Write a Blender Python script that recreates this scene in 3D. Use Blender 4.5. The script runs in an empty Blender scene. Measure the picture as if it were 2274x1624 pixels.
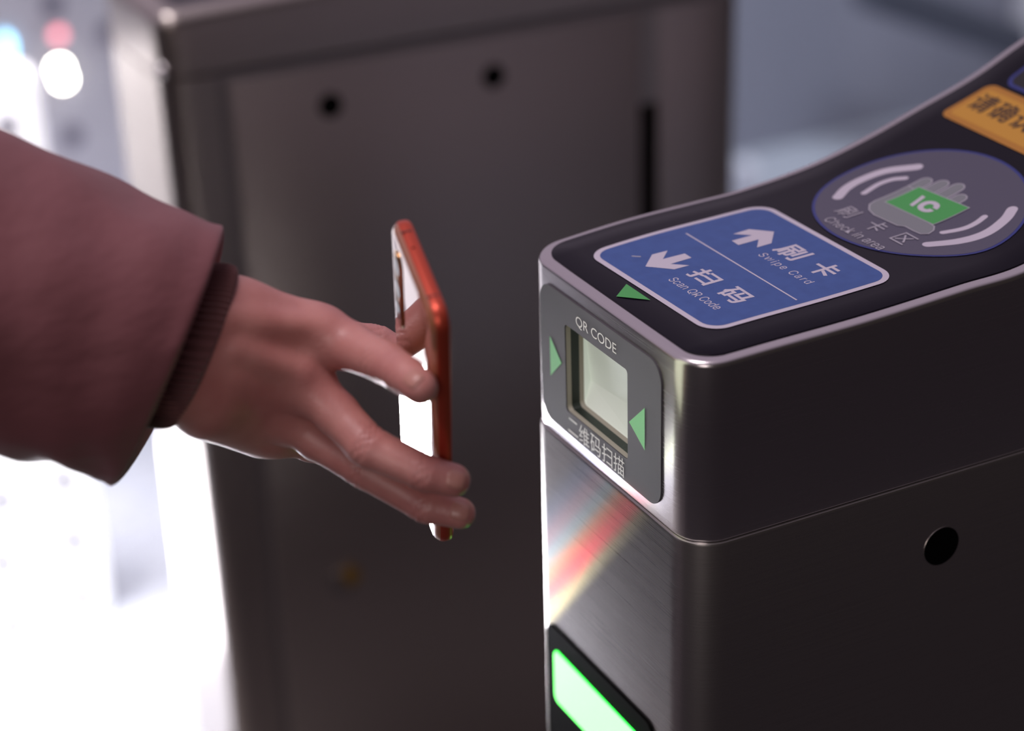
import bpy, bmesh, math, random
import numpy as np
from mathutils import Vector, Matrix

random.seed(7)
np.random.seed(7)
S = bpy.context.scene
COL = S.collection

# ------------------------------------------------------------------ camera
F_PX, PITCH, ROLL, YAW = 4292.39, 0.44605799, 0.0333118, 1.11311315
CX, CY = 1137.0, 812.0


def cam_axes(p, r, y):
    fh = np.array([math.cos(y), math.sin(y), 0.0])
    rt = np.array([math.sin(y), -math.cos(y), 0.0])
    up = np.array([0, 0, 1.0])
    fw = fh * math.cos(p) - up * math.sin(p)
    dn = -(up * math.cos(p) + fh * math.sin(p))
    c, s = math.cos(r), math.sin(r)
    return np.array([rt * c + dn * s, -rt * s + dn * c, fw])


AX = cam_axes(PITCH, ROLL, YAW)
CAM = np.array([-0.415, -0.6583, 0.4677])


def at(px, py, d):
    """photograph pixel + depth along the view axis -> world point"""
    return CAM + AX.T @ np.array([(px - CX) / F_PX, (py - CY) / F_PX, 1.0]) * d


cd = bpy.data.cameras.new('camera')
cam = bpy.data.objects.new('camera', cd)
COL.objects.link(cam)
cd.sensor_width = 36.0
cd.sensor_fit = 'HORIZONTAL'
cd.lens = F_PX * 36.0 / 2274.0
m = Matrix.Identity(4)
for i in range(3):
    m[i][0] = AX[0][i]
    m[i][1] = -AX[1][i]
    m[i][2] = -AX[2][i]
    m[i][3] = CAM[i]
cam.matrix_world = m
cd.clip_start = 0.02
cd.dof.use_dof = True
cd.dof.focus_distance = 0.93
cd.dof.aperture_fstop = 3.4
S.camera = cam

# ------------------------------------------------------------------ colour management, world, lamps
S.view_settings.view_transform = 'Standard'
S.view_settings.look = 'None'
S.view_settings.gamma = 1.0
S.view_settings.exposure = 0.0
S.view_settings.use_curve_mapping = False

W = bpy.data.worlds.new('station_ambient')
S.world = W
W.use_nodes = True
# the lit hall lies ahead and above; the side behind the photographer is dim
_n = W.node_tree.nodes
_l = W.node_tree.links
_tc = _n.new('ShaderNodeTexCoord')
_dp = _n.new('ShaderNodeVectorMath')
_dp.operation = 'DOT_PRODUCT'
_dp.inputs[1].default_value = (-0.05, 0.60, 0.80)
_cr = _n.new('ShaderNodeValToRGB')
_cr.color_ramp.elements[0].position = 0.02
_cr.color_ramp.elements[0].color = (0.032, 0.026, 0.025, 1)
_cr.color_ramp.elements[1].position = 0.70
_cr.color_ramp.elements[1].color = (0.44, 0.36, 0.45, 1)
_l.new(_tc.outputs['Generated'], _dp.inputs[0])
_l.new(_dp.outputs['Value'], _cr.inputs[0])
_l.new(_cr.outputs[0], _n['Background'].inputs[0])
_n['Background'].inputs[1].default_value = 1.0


def lamp(name, kind, loc, target, energy, color, size=0.5, size_y=None, spread=None):
    ld = bpy.data.lights.new(name, kind)
    ld.energy = energy
    ld.color = color
    if kind == 'AREA':
        ld.shape = 'RECTANGLE'
        ld.size = size
        ld.size_y = size_y or size
        if spread:
            ld.spread = math.radians(spread)
    o = bpy.data.objects.new(name, ld)
    COL.objects.link(o)
    o.location = loc
    o.rotation_euler = (Vector(target) - Vector(loc)).to_track_quat('-Z', 'Y').to_euler()
    return o


lamp('ceiling_lamp', 'AREA', (-0.55, 0.1, 1.55), (-0.1, 0.08, 0.0), 4.6, (1.0, 0.90, 0.93), 0.7, 0.7, 110)
lamp('far_lamp', 'AREA', (1.6, 1.75, 1.3), (1.7, 2.3, -0.9), 15.0, (0.80, 0.90, 1.0), 0.8, 0.6, 120)
lamp('hall_lamp', 'AREA', (-0.40, 1.32, 1.2), (-0.40, 1.40, -0.9), 15.0, (1.0, 0.97, 0.98), 0.7, 0.5, 50)

lamp('hand_rim_fill', 'AREA', (0.0, 1.22, -0.66), (-0.22, 0.05, 0.02), 1.7, (0.97, 0.95, 1.0), 0.3, 0.25, 60)  # no lamp here: added to stand in for glow off the bright floor
lamp('hand_fill', 'AREA', (-1.5, -1.5, 0.75), (-0.15, 0.05, 0.02), 1.1, (1.0, 0.88, 0.86), 0.9, 0.9, 60)  # added fill for the hand's shaded side, not a lamp of the station

# ------------------------------------------------------------------ helpers


def tag(o, label=None, cat=None, group=None, kind=None):
    for k, v in (('label', label), ('category', cat), ('group', group), ('kind', kind)):
        if v:
            o[k] = v
    return o


def mesh_obj(name, verts, faces, mat, parent=None, smooth=False, sharp=None):
    me = bpy.data.meshes.new(name)
    me.from_pydata([tuple(map(float, v)) for v in verts], [], faces)
    me.update()
    o = bpy.data.objects.new(name, me)
    COL.objects.link(o)
    if mat:
        me.materials.append(mat)
    if smooth:
        me.shade_smooth()
        if sharp:
            me.set_sharp_from_angle(angle=math.radians(sharp))
    if parent:
        o.parent = parent
    return o


def bm_obj(name, bm, mat, parent=None, smooth=False, sharp=None, recalc=True):
    if recalc:
        bmesh.ops.recalc_face_normals(bm, faces=bm.faces)
    me = bpy.data.meshes.new(name)
    bm.to_mesh(me)
    bm.free()
    o = bpy.data.objects.new(name, me)
    COL.objects.link(o)
    me.materials.append(mat)
    if smooth:
        me.shade_smooth()
        if sharp:
            me.set_sharp_from_angle(angle=math.radians(sharp))
    if parent:
        o.parent = parent
    return o


def empty(name, loc=(0, 0, 0)):
    o = bpy.data.objects.new(name, None)
    COL.objects.link(o)
    o.location = loc
    o.empty_display_size = 0.05
    return o


def box(name, lo, hi, mat, parent=None, bev=0.0):
    bm = bmesh.new()
    bmesh.ops.create_cube(bm, size=1.0)
    for v in bm.verts:
        for i in range(3):
            v.co[i] = lo[i] + (v.co[i] + 0.5) * (hi[i] - lo[i])
    if bev:
        bmesh.ops.bevel(bm, geom=bm.edges[:], offset=bev, segments=3, profile=0.5, affect='EDGES')
    return bm_obj(name, bm, mat, parent, smooth=bev > 0, sharp=40)


def rrect(x0, x1, y0, y1, r, n=8):
    """rounded rectangle outline, counter-clockwise"""
    pts = []
    for cx, cy, a0 in ((x1 - r, y1 - r, 0), (x0 + r, y1 - r, 90), (x0 + r, y0 + r, 180), (x1 - r, y0 + r, 270)):
        for k in range(n + 1):
            a = math.radians(a0 + 90.0 * k / n)
            pts.append((cx + r * math.cos(a), cy + r * math.sin(a)))
    return pts


def disc(cx, cy, r, n=32, ry=None):
    ry = ry or r
    return [(cx + r * math.cos(2 * math.pi * k / n), cy + ry * math.sin(2 * math.pi * k / n)) for k in range(n)]


# ------------------------------------------------------------------ materials
def principled(name, col, rough=0.5, metal=0.0, **kw):
    mt = bpy.data.materials.new(name)
    mt.use_nodes = True
    b = mt.node_tree.nodes['Principled BSDF']
    b.inputs['Base Color'].default_value = (*col, 1)
    b.inputs['Roughness'].default_value = rough
    b.inputs['Metallic'].default_value = metal
    for k, v in kw.items():
        b.inputs[k].default_value = v
    return mt


def add_noise(mt, scale=(60, 60, 60), detail=4, bump=0.1, dist=0.001, rough=None, mix=None, coord='Object', nscale=1.0):
    """noise driven bump, roughness range and colour variation"""
    nt = mt.node_tree
    b = nt.nodes['Principled BSDF']
    tc = nt.nodes.new('ShaderNodeTexCoord')
    mp = nt.nodes.new('ShaderNodeMapping')
    mp.inputs['Scale'].default_value = scale
    nz = nt.nodes.new('ShaderNodeTexNoise')
    nz.inputs['Scale'].default_value = nscale
    nz.inputs['Detail'].default_value = detail
    nt.links.new(tc.outputs[coord], mp.inputs[0])
    nt.links.new(mp.outputs[0], nz.inputs['Vector'])
    if bump:
        bp = nt.nodes.new('ShaderNodeBump')
        bp.inputs['Strength'].default_value = bump
        bp.inputs['Distance'].default_value = dist
        nt.links.new(nz.outputs['Fac'], bp.inputs['Height'])
        nt.links.new(bp.outputs[0], b.inputs['Normal'])
    if rough:
        mr = nt.nodes.new('ShaderNodeMapRange')
        mr.inputs['From Min'].default_value = 0.3
        mr.inputs['From Max'].default_value = 0.7
        mr.inputs['To Min'].default_value = rough[0]
        mr.inputs['To Max'].default_value = rough[1]
        nt.links.new(nz.outputs['Fac'], mr.inputs['Value'])
        nt.links.new(mr.outputs[0], b.inputs['Roughness'])
    if mix:
        cr = nt.nodes.new('ShaderNodeValToRGB')
        cr.color_ramp.elements[0].position = 0.3
        cr.color_ramp.elements[1].position = 0.7
        cr.color_ramp.elements[0].color = (*mix[0], 1)
        cr.color_ramp.elements[1].color = (*mix[1], 1)
        nt.links.new(nz.outputs['Fac'], cr.inputs[0])
        nt.links.new(cr.outputs[0], b.inputs['Base Color'])
    return mt


def emissive(name, col, strength, base=(0.5, 0.5, 0.5)):
    mt = principled(name, base, 0.3)
    b = mt.node_tree.nodes['Principled BSDF']
    b.inputs['Emission Color'].default_value = (*col, 1)
    b.inputs['Emission Strength'].default_value = strength
    return mt


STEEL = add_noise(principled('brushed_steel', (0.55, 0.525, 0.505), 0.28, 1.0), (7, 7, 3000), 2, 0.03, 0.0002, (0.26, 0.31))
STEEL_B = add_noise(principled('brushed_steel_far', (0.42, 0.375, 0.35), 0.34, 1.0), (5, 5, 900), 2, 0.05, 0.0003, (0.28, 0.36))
STEEL_TOP = add_noise(principled('satin_steel_rim', (0.60, 0.565, 0.575), 0.3, 1.0), (9, 9, 2600), 2, 0.03, 0.0002, (0.22, 0.28))
PANEL = add_noise(principled('dark_film', (0.007, 0.0055, 0.011), 0.28, 0.0, **{'Specular IOR Level': 0.12}), (240, 240, 240), 3, 0.02, 0.0002)
FACE = add_noise(principled('grey_faceplate', (0.066, 0.062, 0.071), 0.45, 0.0, **{'IOR': 1.25}), (1500, 1500, 1500), 2, 0.06, 0.0002)
WHITE = principled('white_print', (0.56, 0.51, 0.60), 0.4)
FWHITE = principled('faceplate_print', (0.80, 0.80, 0.76), 0.4)
PALE = principled('pale_grey_print', (0.42, 0.40, 0.46), 0.4)
BLUE = add_noise(principled('blue_print', (0.028, 0.08, 0.29), 0.4), (160, 160, 160), 2, 0.0, 0.0, None, ((0.024, 0.072, 0.265), (0.030, 0.085, 0.30)))
GREEN = principled('green_print', (0.055, 0.33, 0.075), 0.4)
GREEN2 = principled('bright_green_print', (0.12, 0.62, 0.16), 0.4)
RINGBLUE = principled('deep_blue_print', (0.02, 0.03, 0.19), 0.4)
GREYBLUE = principled('slate_print', (0.075, 0.07, 0.11), 0.4)
ICONGREY = principled('icon_grey_print', (0.20, 0.21, 0.23), 0.4)
YELLOW = principled('yellow_sticker', (0.56, 0.265, 0.022), 0.4)
YELLOW2 = principled('yellow_border', (0.45, 0.185, 0.015), 0.4)
BROWNINK = principled('brown_ink', (0.06, 0.025, 0.006), 0.5)
BLACK = principled('black_plastic', (0.003, 0.003, 0.003), 0.4, 0.0, **{'IOR': 1.08})
BLACKG = principled('black_gloss', (0.006, 0.006, 0.007), 0.12)
RUBBER = add_noise(principled('dark_gasket', (0.012, 0.018, 0.014), 0.4), (700, 700, 700), 3, 0.3, 0.0004)
BEIGE = add_noise(principled('beige_frame', (0.30, 0.28, 0.23), 0.5), (500, 500, 500), 3, 0.1, 0.0003)
SEAL = principled('seal_grey', (0.30, 0.275, 0.27), 0.42, 1.0)
DIFFUSER = emissive('white_diffuser', (0.85, 1.0, 0.86), 0.16, (0.72, 0.75, 0.70))
LENS_G = emissive('green_lens', (0.155, 1.0, 0.165), 4.2, (0.1, 0.2, 0.1))
LENS_GE = emissive('green_lens_edge', (0.02, 1.0, 0.06), 3.0, (0.05, 0.5, 0.1))
BRASS = principled('brass', (0.55, 0.33, 0.05), 0.35, 1.0)

# ------------------------------------------------------------------ top surface of the near gate
GW = 0.164     # gate width
GL = 1.25      # gate length
NX = [(-.02, .0915), (0, .0925), (.02, .0929), (.04, .0935), (.094, .0947), (.152, .0978), (.19, .1000), (.245, .1165), (.285, .1300), (.32, .146), (.42, .190), (.6, .23), (.8, .24), (1.3, .24)]
FX = [(-.02, .0915), (0, .0930), (.013, .0946), (.057, .0986), (.1, .1002), (.127, .1012), (.171, .1066), (.2095, .1160), (.2435, .1268), (.282, .1394), (.316, .1545), (.42, .195), (.6, .23), (.8, .24), (1.3, .24)]


def herm(P, x):
    n = len(P)
    for i in range(n - 1):
        if x <= P[i + 1][0] or i == n - 2:
            break

    def sl(a, b):
        return (P[b][1] - P[a][1]) / (P[b][0] - P[a][0])
    m0 = sl(i - 1, i + 1) if i > 0 else sl(i, i + 1)
    m1 = sl(i, min(i + 2, n - 1))
    h = P[i + 1][0] - P[i][0]
    t = (x - P[i][0]) / h
    return (2 * t**3 - 3 * t * t + 1) * P[i][1] + (t**3 - 2 * t * t + t) * h * m0 + (-2 * t**3 + 3 * t * t) * P[i + 1][1] + (t**3 - t * t) * h * m1


def ztop(x, y):
    u = y / GW
    return herm(NX, x) * (1 - u) + herm(FX, x) * u


def half_outline(inset, r, length, n=10, xs=()):
    """front corner arc then the near side; (x, y) with y measured from the near side"""
    r = max(r - inset, 0.0005)
    pts = []
    for k in range(n + 1):
        a = math.radians(90.0 * k / n)
        pts.append((inset + r - r * math.cos(math.radians(0)) * math.cos(a), inset + r - r * math.sin(a)))
    for x in xs:
        if x > inset + r + 0.002 and x < length - inset - r - 0.002:
            pts.append((x, inset))
    for k in range(n + 1):
        a = math.radians(90.0 * k / n)
        pts.append((length - inset - r + r * math.sin(a), inset + r - r * math.cos(a)))
    return pts


XS = [0.03 + 0.004 * k for k in range(116)] + [0.5 + 0.05 * k for k in range(15)]


def ring_body(rings, length, width, r, xs, cap_top=True, hole=None):
    """rings: list of (inset, zfun).  near/far halves are paired so the cap is a strip.
    hole: (ring index, y0, y1, z0, z1) cut in the front face of that band"""
    V, Fc = [], []
    idx = []
    for inset, zf in rings:
        near = half_outline(inset, r, length, xs=xs)
        a, b = [], []
        for (x, y) in near:
            a.append(len(V)); V.append((x, y, zf(x, y)))
            b.append(len(V)); V.append((x, width - y, zf(x, width - y)))
        idx.append((a, b))
    n = len(idx[0][0])
    for k in range(len(rings) - 1):
        (a0, b0), (a1, b1) = idx[k], idx[k + 1]
        for i in range(n - 1):
            Fc.append((a0[i], a0[i + 1], a1[i + 1], a1[i]))
            Fc.append((b0[i + 1], b0[i], b1[i], b1[i + 1]))
        if hole and hole[0] == k:
            _, y0, y1, z0, z1 = hole
            h = []
            for (y, z) in ((y0, z0), (y1, z0), (y1, z1), (y0, z1)):
                h.append(len(V)); V.append((rings[k][0], y, z))
            Fc += [(a0[0], h[0], h[1], b0[0]), (b0[0], h[1], h[2], b1[0]), (b1[0], h[2], h[3], a1[0]), (a1[0], h[3], h[0], a0[0])]
        else:
            Fc.append((b0[0], a0[0], a1[0], b1[0]))
        Fc.append((a0[-1], b0[-1], b1[-1], a1[-1]))
    if cap_top:
        a, b = idx[-1]
        for i in range(n - 1):
            Fc.append((a[i], a[i + 1], b[i + 1], b[i]))
    a, b = idx[0]
    for i in range(n - 1):
        Fc.append((a[i + 1], a[i], b[i], b[i + 1]))
    return V, Fc


SHEAR = 0.035


def top_pt(xp, y, off):
    x = xp + SHEAR * (0.082 - y)
    return (x, y, ztop(x, y) + off)


TOP0 = 0.0007


def grid_cut(bm, step=0.004):
    # every layer is cut on the same lines, so the layers stay parallel
    xs = [v.co.x for v in bm.verts]
    k = math.floor(min(xs) / step) + 1
    while k * step < max(xs):
        bmesh.ops.bisect_plane(bm, geom=bm.verts[:] + bm.edges[:] + bm.faces[:], dist=1e-7, plane_co=(k * step, 0, 0), plane_no=(1, 0, 0))
        k += 1


def drape(name, polys, mat, parent, layer=1, step=0.004):
    """thin printed layer that follows the curved top; polys are loops of (x', y)"""
    bm = bmesh.new()
    for loop in polys:
        vs = [bm.verts.new((p[0], p[1], 0)) for p in loop]
        try:
            bm.faces.new(vs)
        except ValueError:
            pass
    grid_cut(bm, step)
    bmesh.ops.triangulate(bm, faces=bm.faces[:])
    for f in bm.faces:
        f.normal_update()
        if f.normal.z < 0:
            f.normal_flip()
    for v in bm.verts:
        v.co = top_pt(v.co.x, v.co.y, TOP0 + 0.00028 + 0.00006 * layer + v.co.z)
    return bm_obj(name, bm, mat, parent, recalc=False)


def sans_font():
    try:
        import os
        d = bpy.utils.system_resource('DATAFILES', path='fonts')
        return bpy.data.fonts.load(os.path.join(d, 'Inter.woff2'))
    except Exception:
        return None


SANS = sans_font()


def text_mesh(s, bold=0.0, spacing=1.0):
    """glyph triangles of a string, in a frame where the string box is 0..1 wide; returns verts (N,2), faces, width/height"""
    cu = bpy.data.curves.new('lettering', 'FONT')
    cu.body = s
    if SANS and ord(s[0]) < 256 and s != 'QR CODE':
        cu.font = SANS
    cu.size = 1.0
    if bold > 0:     # a bolder weight: the outline grows by a flat rim
        cu.bevel_depth = bold
        cu.bevel_resolution = 0
    cu.space_character = spacing
    cu.resolution_u = 4
    o = bpy.data.objects.new('lettering', cu)
    COL.objects.link(o)
    bpy.context.view_layer.update()
    dg = bpy.context.evaluated_depsgraph_get()
    me = bpy.data.meshes.new_from_object(o.evaluated_get(dg))
    v = np.array([tuple(p.co)[:2] for p in me.vertices])
    zz = [p.co.z for p in me.vertices]
    f = [tuple(p.vertices) for p in me.polygons if bold <= 0 or min(zz[i] for i in p.vertices) > -1e-5]
    used = sorted({i for q in f for i in q})
    ix = {i: k for k, i in enumerate(used)}
    v = v[used]
    f = [tuple(ix[i] for i in q) for q in f]
    bpy.data.objects.remove(o)
    bpy.data.curves.remove(cu)
    bpy.data.meshes.remove(me)
    return v, f


def fit_text(s, x0, x1, y0, y1, bold=0.0, spacing=1.0, slant=0.0):
    v, f = text_mesh(s, bold, spacing)
    lo, hi = v.min(0), v.max(0)
    q = (v - lo) / (hi - lo)
    out = np.empty_like(q)
    out[:, 0] = x0 + q[:, 0] * (x1 - x0)
    out[:, 1] = y0 + q[:, 1] * (y1 - y0)
    out[:, 0] += slant * (out[:, 1] - y0)
    return out, f


def join_text(items):
    V, Fc = [], []
    for v, f in items:
        n = len(V)
        V += [tuple(p) for p in v]
        Fc += [tuple(i + n for i in q) for q in f]
    return V, Fc


def top_text(name, items, mat, parent, layer):
    """items: text fitted in (y, x') boxes: (string, y_left, y_right, x_low, x_high, bold, spacing)"""
    parts = []
    for (s, yl, yr, xl, xh, *r) in items:
        v, f = fit_text(s, -yl, -yr, xl, xh, *r)
        parts.append(([(p[0], p[1]) for p in v], f))
    V, Fc = join_text(parts)
    bm = bmesh.new()
    vs = [bm.verts.new((p[1], -p[0], 0)) for p in V]
    for f in Fc:
        try:
            bm.faces.new([vs[k] for k in f])
        except ValueError:
            pass
    grid_cut(bm)
    bmesh.ops.triangulate(bm, faces=bm.faces[:])
    for f in bm.faces:
        f.normal_update()
        if f.normal.z < 0:
            f.normal_flip()
    for v in bm.verts:
        v.co = top_pt(v.co.x, v.co.y, TOP0 + 0.00028 + 0.00006 * layer)
    return bm_obj(name, bm, mat, parent, recalc=False)


def front_text(name, items, mat, parent, x):
    parts = []
    for (s, yl, yr, zl, zh, *r) in items:
        parts.append(fit_text(s, -yl, -yr, zl, zh, *r))
    V, Fc = join_text(parts)
    bm = bmesh.new()
    vs = [bm.verts.new((x, -p[0], p[1])) for p in V]
    for f in Fc:
        try:
            bm.faces.new([vs[k] for k in f])
        except ValueError:
            pass
    bmesh.ops.remove_doubles(bm, verts=bm.verts[:], dist=2e-6)
    bmesh.ops.dissolve_degenerate(bm, dist=2e-6, edges=bm.edges[:])
    for f in bm.faces:
        f.normal_update()
        if f.normal.x > 0:
            f.normal_flip()
    return bm_obj(name, bm, mat, parent, recalc=False)


def front_plate(name, outline, x0, x1, mat, parent, hole=None, bev=0.0):
    """plate parallel to the gate's front, outline in (y, z), from x0 (outer) to x1 (inner)"""
    bm = bmesh.new()
    o = [bm.verts.new((x0, p[0], p[1])) for p in outline]
    i = [bm.verts.new((x1, p[0], p[1])) for p in outline]
    n = len(o)
    for k in range(n):
        bm.faces.new((o[k], o[(k + 1) % n], i[(k + 1) % n], i[k]))
    if hole is None:
        bm.faces.new(o)
    else:
        h = [bm.verts.new((x0, p[0], p[1])) for p in hole]
        g = [bm.verts.new((x1 + 0.004, p[0], p[1])) for p in hole]
        for k in range(n):
            bm.faces.new((o[k], h[k], h[(k + 1) % n], o[(k + 1) % n]))
            bm.faces.new((h[k], g[k], g[(k + 1) % n], h[(k + 1) % n]))
    return bm_obj(name, bm, mat, parent, smooth=True, sharp=30)


def ribbon(pts, w, caps=True, n=6):
    """outline of a polyline of width w with round ends"""
    P = [Vector(p) for p in pts]
    L, R = [], []
    for i, p in enumerate(P):
        d = (P[min(i + 1, len(P) - 1)] - P[max(i - 1, 0)]).normalized()
        nn = Vector((-d.y, d.x))
        L.append(p + nn * w / 2)
        R.append(p - nn * w / 2)
    out = [tuple(p) for p in L]
    d = (P[-1] - P[-2]).normalized()
    for k in range(1, n):
        a = math.pi / 2 - math.pi * k / n
        q = P[-1] + (d * math.cos(a) + Vector((-d.y, d.x)) * math.sin(a)) * w / 2
        out.append(tuple(q))
    out += [tuple(p) for p in reversed(R)]
    d = (P[0] - P[1]).normalized()
    for k in range(1, n):
        a = math.pi / 2 - math.pi * k / n
        q = P[0] + (d * math.cos(a) + Vector((-d.y, d.x)) * math.sin(a)) * w / 2
        out.append(tuple(q))
    return out


def smooth_path(pts, n=24):
    P = [Vector(p) for p in pts]
    P = [P[0] * 2 - P[1]] + P + [P[-1] * 2 - P[-2]]
    out = []
    m = len(P) - 3
    for k in range(n + 1):
        t = k / n * m
        i = min(int(t), m - 1)
        u = t - i
        a, b, c, d = P[i:i + 4]
        out.append(0.5 * ((2 * b) + (c - a) * u + (2 * a - 5 * b + 4 * c - d) * u * u + (3 * b - a - 3 * c + d) * u**3))
    return [tuple(p) for p in out]


# ------------------------------------------------------------------ setting
FLOOR_Z = -0.9
fm = principled('shade_dark_floor', (0.02, 0.018, 0.019), 0.55)  # near floor darkened in colour, standing in for shade the steel reflects
add_noise(fm, (220, 220, 220), 5, 0.0, 0.0, (0.5, 0.65), ((0.024, 0.021, 0.022), (0.055, 0.049, 0.050)))
fl = principled('pale_tile', (0.50, 0.52, 0.58), 0.35)
add_noise(fl, (40, 40, 40), 5, 0.0, 0.0, (0.25, 0.45), ((0.44, 0.46, 0.52), (0.56, 0.58, 0.64)))


def floor_slab(name, x0, x1, y0, y1, mat):
    return tag(box(name, (x0, y0, FLOOR_Z - 0.05), (x1, y1, FLOOR_Z), mat), kind='structure')


fa = principled('reflection_grey_floor', (0.10, 0.09, 0.09), 0.5)  # lighter aisle tone, put in to brighten the far gate's lower reflection
add_noise(fa, (220, 220, 220), 5, 0.0, 0.0, (0.45, 0.6), ((0.08, 0.07, 0.07), (0.15, 0.135, 0.13)))
floor_slab('floor', -4, 5, -4, 0.25, fm)
floor_slab('floor', -4, 5, 0.25, 1.10, fa)
floor_slab('floor', -0.80, 5, 1.10, 4.5, fl)
floor_slab('floor', -4, -0.80, 1.10, 4.5, fm)  # unseen dark slab, added to dim the reflection in the gate front
wm = principled('wall_panel', (0.36, 0.36, 0.43), 0.5)
add_noise(wm, (3, 3, 1), 3, 0.0, 0.0, None, ((0.30, 0.30, 0.37), (0.38, 0.37, 0.44)))
tag(box('wall_back', (-4, 2.58, FLOOR_Z), (5, 2.7, 0.1), wm), kind='structure')

# ------------------------------------------------------------------ near gate
gate = empty('ticket_gate', (0, 0, FLOOR_Z))
tag(gate, 'brushed steel ticket gate with blue swipe card sign and QR code reader on its end', 'ticket gate')
GP = Matrix.Translation((0, 0, -FLOOR_Z))


def gp(o):
    """parent to the gate keeping world coordinates"""
    o.parent = gate
    o.matrix_parent_inverse = gate.matrix_world.inverted()
    return o


bpy.context.view_layer.update()
R_C = 0.0185
lr = 0.0012
V, Fc = ring_body([(-0.0010, lambda x, y: FLOOR_Z + 0.001), (-0.0010, lambda x, y: -0.0028), (-0.0006, lambda x, y: -0.0016), (0.0006, lambda x, y: -0.0011), (0.004, lambda x, y: -0.0011)],
                  GL, GW, R_C, XS)
gp(mesh_obj('body', V, Fc, STEEL, None, True, 35))
fr = 0.0030
rings = [(0.004, lambda x, y: -0.0010), (0.0006, lambda x, y: -0.0008), (0.0, lambda x, y: 0.0004)]
rings.append((0.0, lambda x, y: ztop(x, y) - fr))
for k in range(1, 7):
    a = math.radians(15 * k)
    rings.append((fr * (1 - math.cos(a)), lambda x, y, a=a: ztop(x, y) - fr * (1 - math.sin(a))))
rings.append((0.02, lambda x, y: ztop(x, y)))
V, Fc = ring_body(rings, GL, GW, R_C, XS, True, (2, 0.0587, 0.1213, 0.0195, 0.0680))
gp(mesh_obj('top_housing', V, Fc, STEEL_TOP, None, True, 50))

# dark film on top
ti = 0.0060
V, Fc = ring_body([(ti, lambda x, y: ztop(x, y) - 0.0005), (ti, lambda x, y: ztop(x, y) + TOP0 - 0.0002), (ti + 0.0003, lambda x, y: ztop(x, y) + TOP0), (0.02, lambda x, y: ztop(x, y) + TOP0)],
                  GL, GW, R_C + 0.002, XS)
gp(mesh_obj('dark_top_panel', V, Fc, PANEL, None, True, 40))

# blue sign
sign = gp(drape('sign_border', [rrect(0.0222, 0.1297, 0.0263, 0.1374, 0.0115)], WHITE, None, 1))
sign['label'] = 'white rimmed blue sticker with two arrows'
sf = drape('sign_face', [rrect(0.0252, 0.1267, 0.0293, 0.1344, 0.0088)], BLUE, None, 2)
sf.parent = sign
sf.matrix_parent_inverse = sign.matrix_world.inverted()


def sub(o, p):
    o.parent = p
    bpy.context.view_layer.update()
    o.matrix_parent_inverse = p.matrix_world.inverted()
    return o


def unsh(p):
    return (p[0] - SHEAR * (0.082 - p[1]), p[1])


sub(drape('divider_line', [[(0.0746, 0.1269), (0.0755, 0.1269), (0.0759, 0.0333), (0.0750, 0.0333)]], WHITE, None, 3), sign)
up = [(0.1122, 0.1045), (0.1032, 0.1139), (0.0932, 0.1133), (0.1005, 0.1068), (0.0882, 0.1068), (0.0881, 0.1006), (0.1004, 0.1008), (0.0944, 0.0932), (0.1032, 0.0934)]
dn = [(0.0364, 0.1050), (0.0461, 0.1148), (0.0548, 0.1142), (0.0478, 0.1071), (0.0601, 0.1064), (0.0603, 0.1003), (0.0480, 0.1000), (0.0548, 0.0934), (0.0463, 0.0938)]
sub(drape('up_arrow', [[unsh(p) for p in up]], WHITE, None, 3), sign)
sub(drape('down_arrow', [[unsh(p) for p in dn]], WHITE, None, 3), sign)
for q in [('刷', .0872, .0708, .0985, .1135, .022), ('卡', .0612, .0468, .0995, .1142, .022),
          ('扫', .0868, .0700, .0478, .0608, .022), ('码', .0612, .0452, .0478, .0612, .022)]:
    sub(top_text('sign_character', [q], WHITE, None, 3), sign)
for q in [('Swipe Card', .0856, .0452, .0883, .0948, 0.0, 1.2), ('Scan QR Code', .0857, .0450, .0372, .0427, 0.0, 1.0)]:
    sub(top_text('sign_lettering', [q], WHITE, None, 3), sign)

# check-in circle
circ = gp(drape('check_in_ring', [disc(.1866, .0822, .0522, 64, .0566)], RINGBLUE, None, 1))
circ['label'] = 'round slate check in area mark'
sub(drape('check_in_disc', [disc(.1866, .0822, .0507, 64, .0551)], GREYBLUE, None, 2), circ)
arcs = [
    ribbon(smooth_path([unsh(p) for p in ((.1615, .1185), (.1715, .1243), (.1830, .1262), (.1963, .1235), (.2091, .1135))]), .0056),
    ribbon(smooth_path([unsh(p) for p in ((.1745, .1134), (.185, .1157), (.1930, .1143), (.1985, .1100))]), .0033),
    ribbon(smooth_path([unsh(p) for p in ((.1650, .0474), (.1797, .0414), (.194, .0385), (.2072, .0408), (.2150, .0447))]), .0056),
    ribbon(smooth_path([unsh(p) for p in ((.1790, .0535), (.1891, .0498), (.1960, .0493), (.2025, .0505))]), .0033)]
for a in arcs:
    sub(drape('signal_arc', [a], WHITE, None, 3), circ)


def capsule2(x0, x1, y, w):
    return ribbon([(x0, y), ((x0 + x1) / 2, y), (x1 - w / 2, y)], w)


fing = [(.2075, .0992, .0078), (.2112, .0906, .0080), (.2140, .0818, .0080), (.2085, .0732, .0076)]
palm = [(.1635, .0900), (.1650, .0965), (.1690, .1015), (.1740, .1030), (.1950, .1030), (.1950, .0700), (.1800, .0650), (.1800, .0610), (.1770, .0577), (.1725, .0562), (.1690, .0585), (.1682, .0640), (.1680, .0700), (.1655, .0730)]


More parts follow.
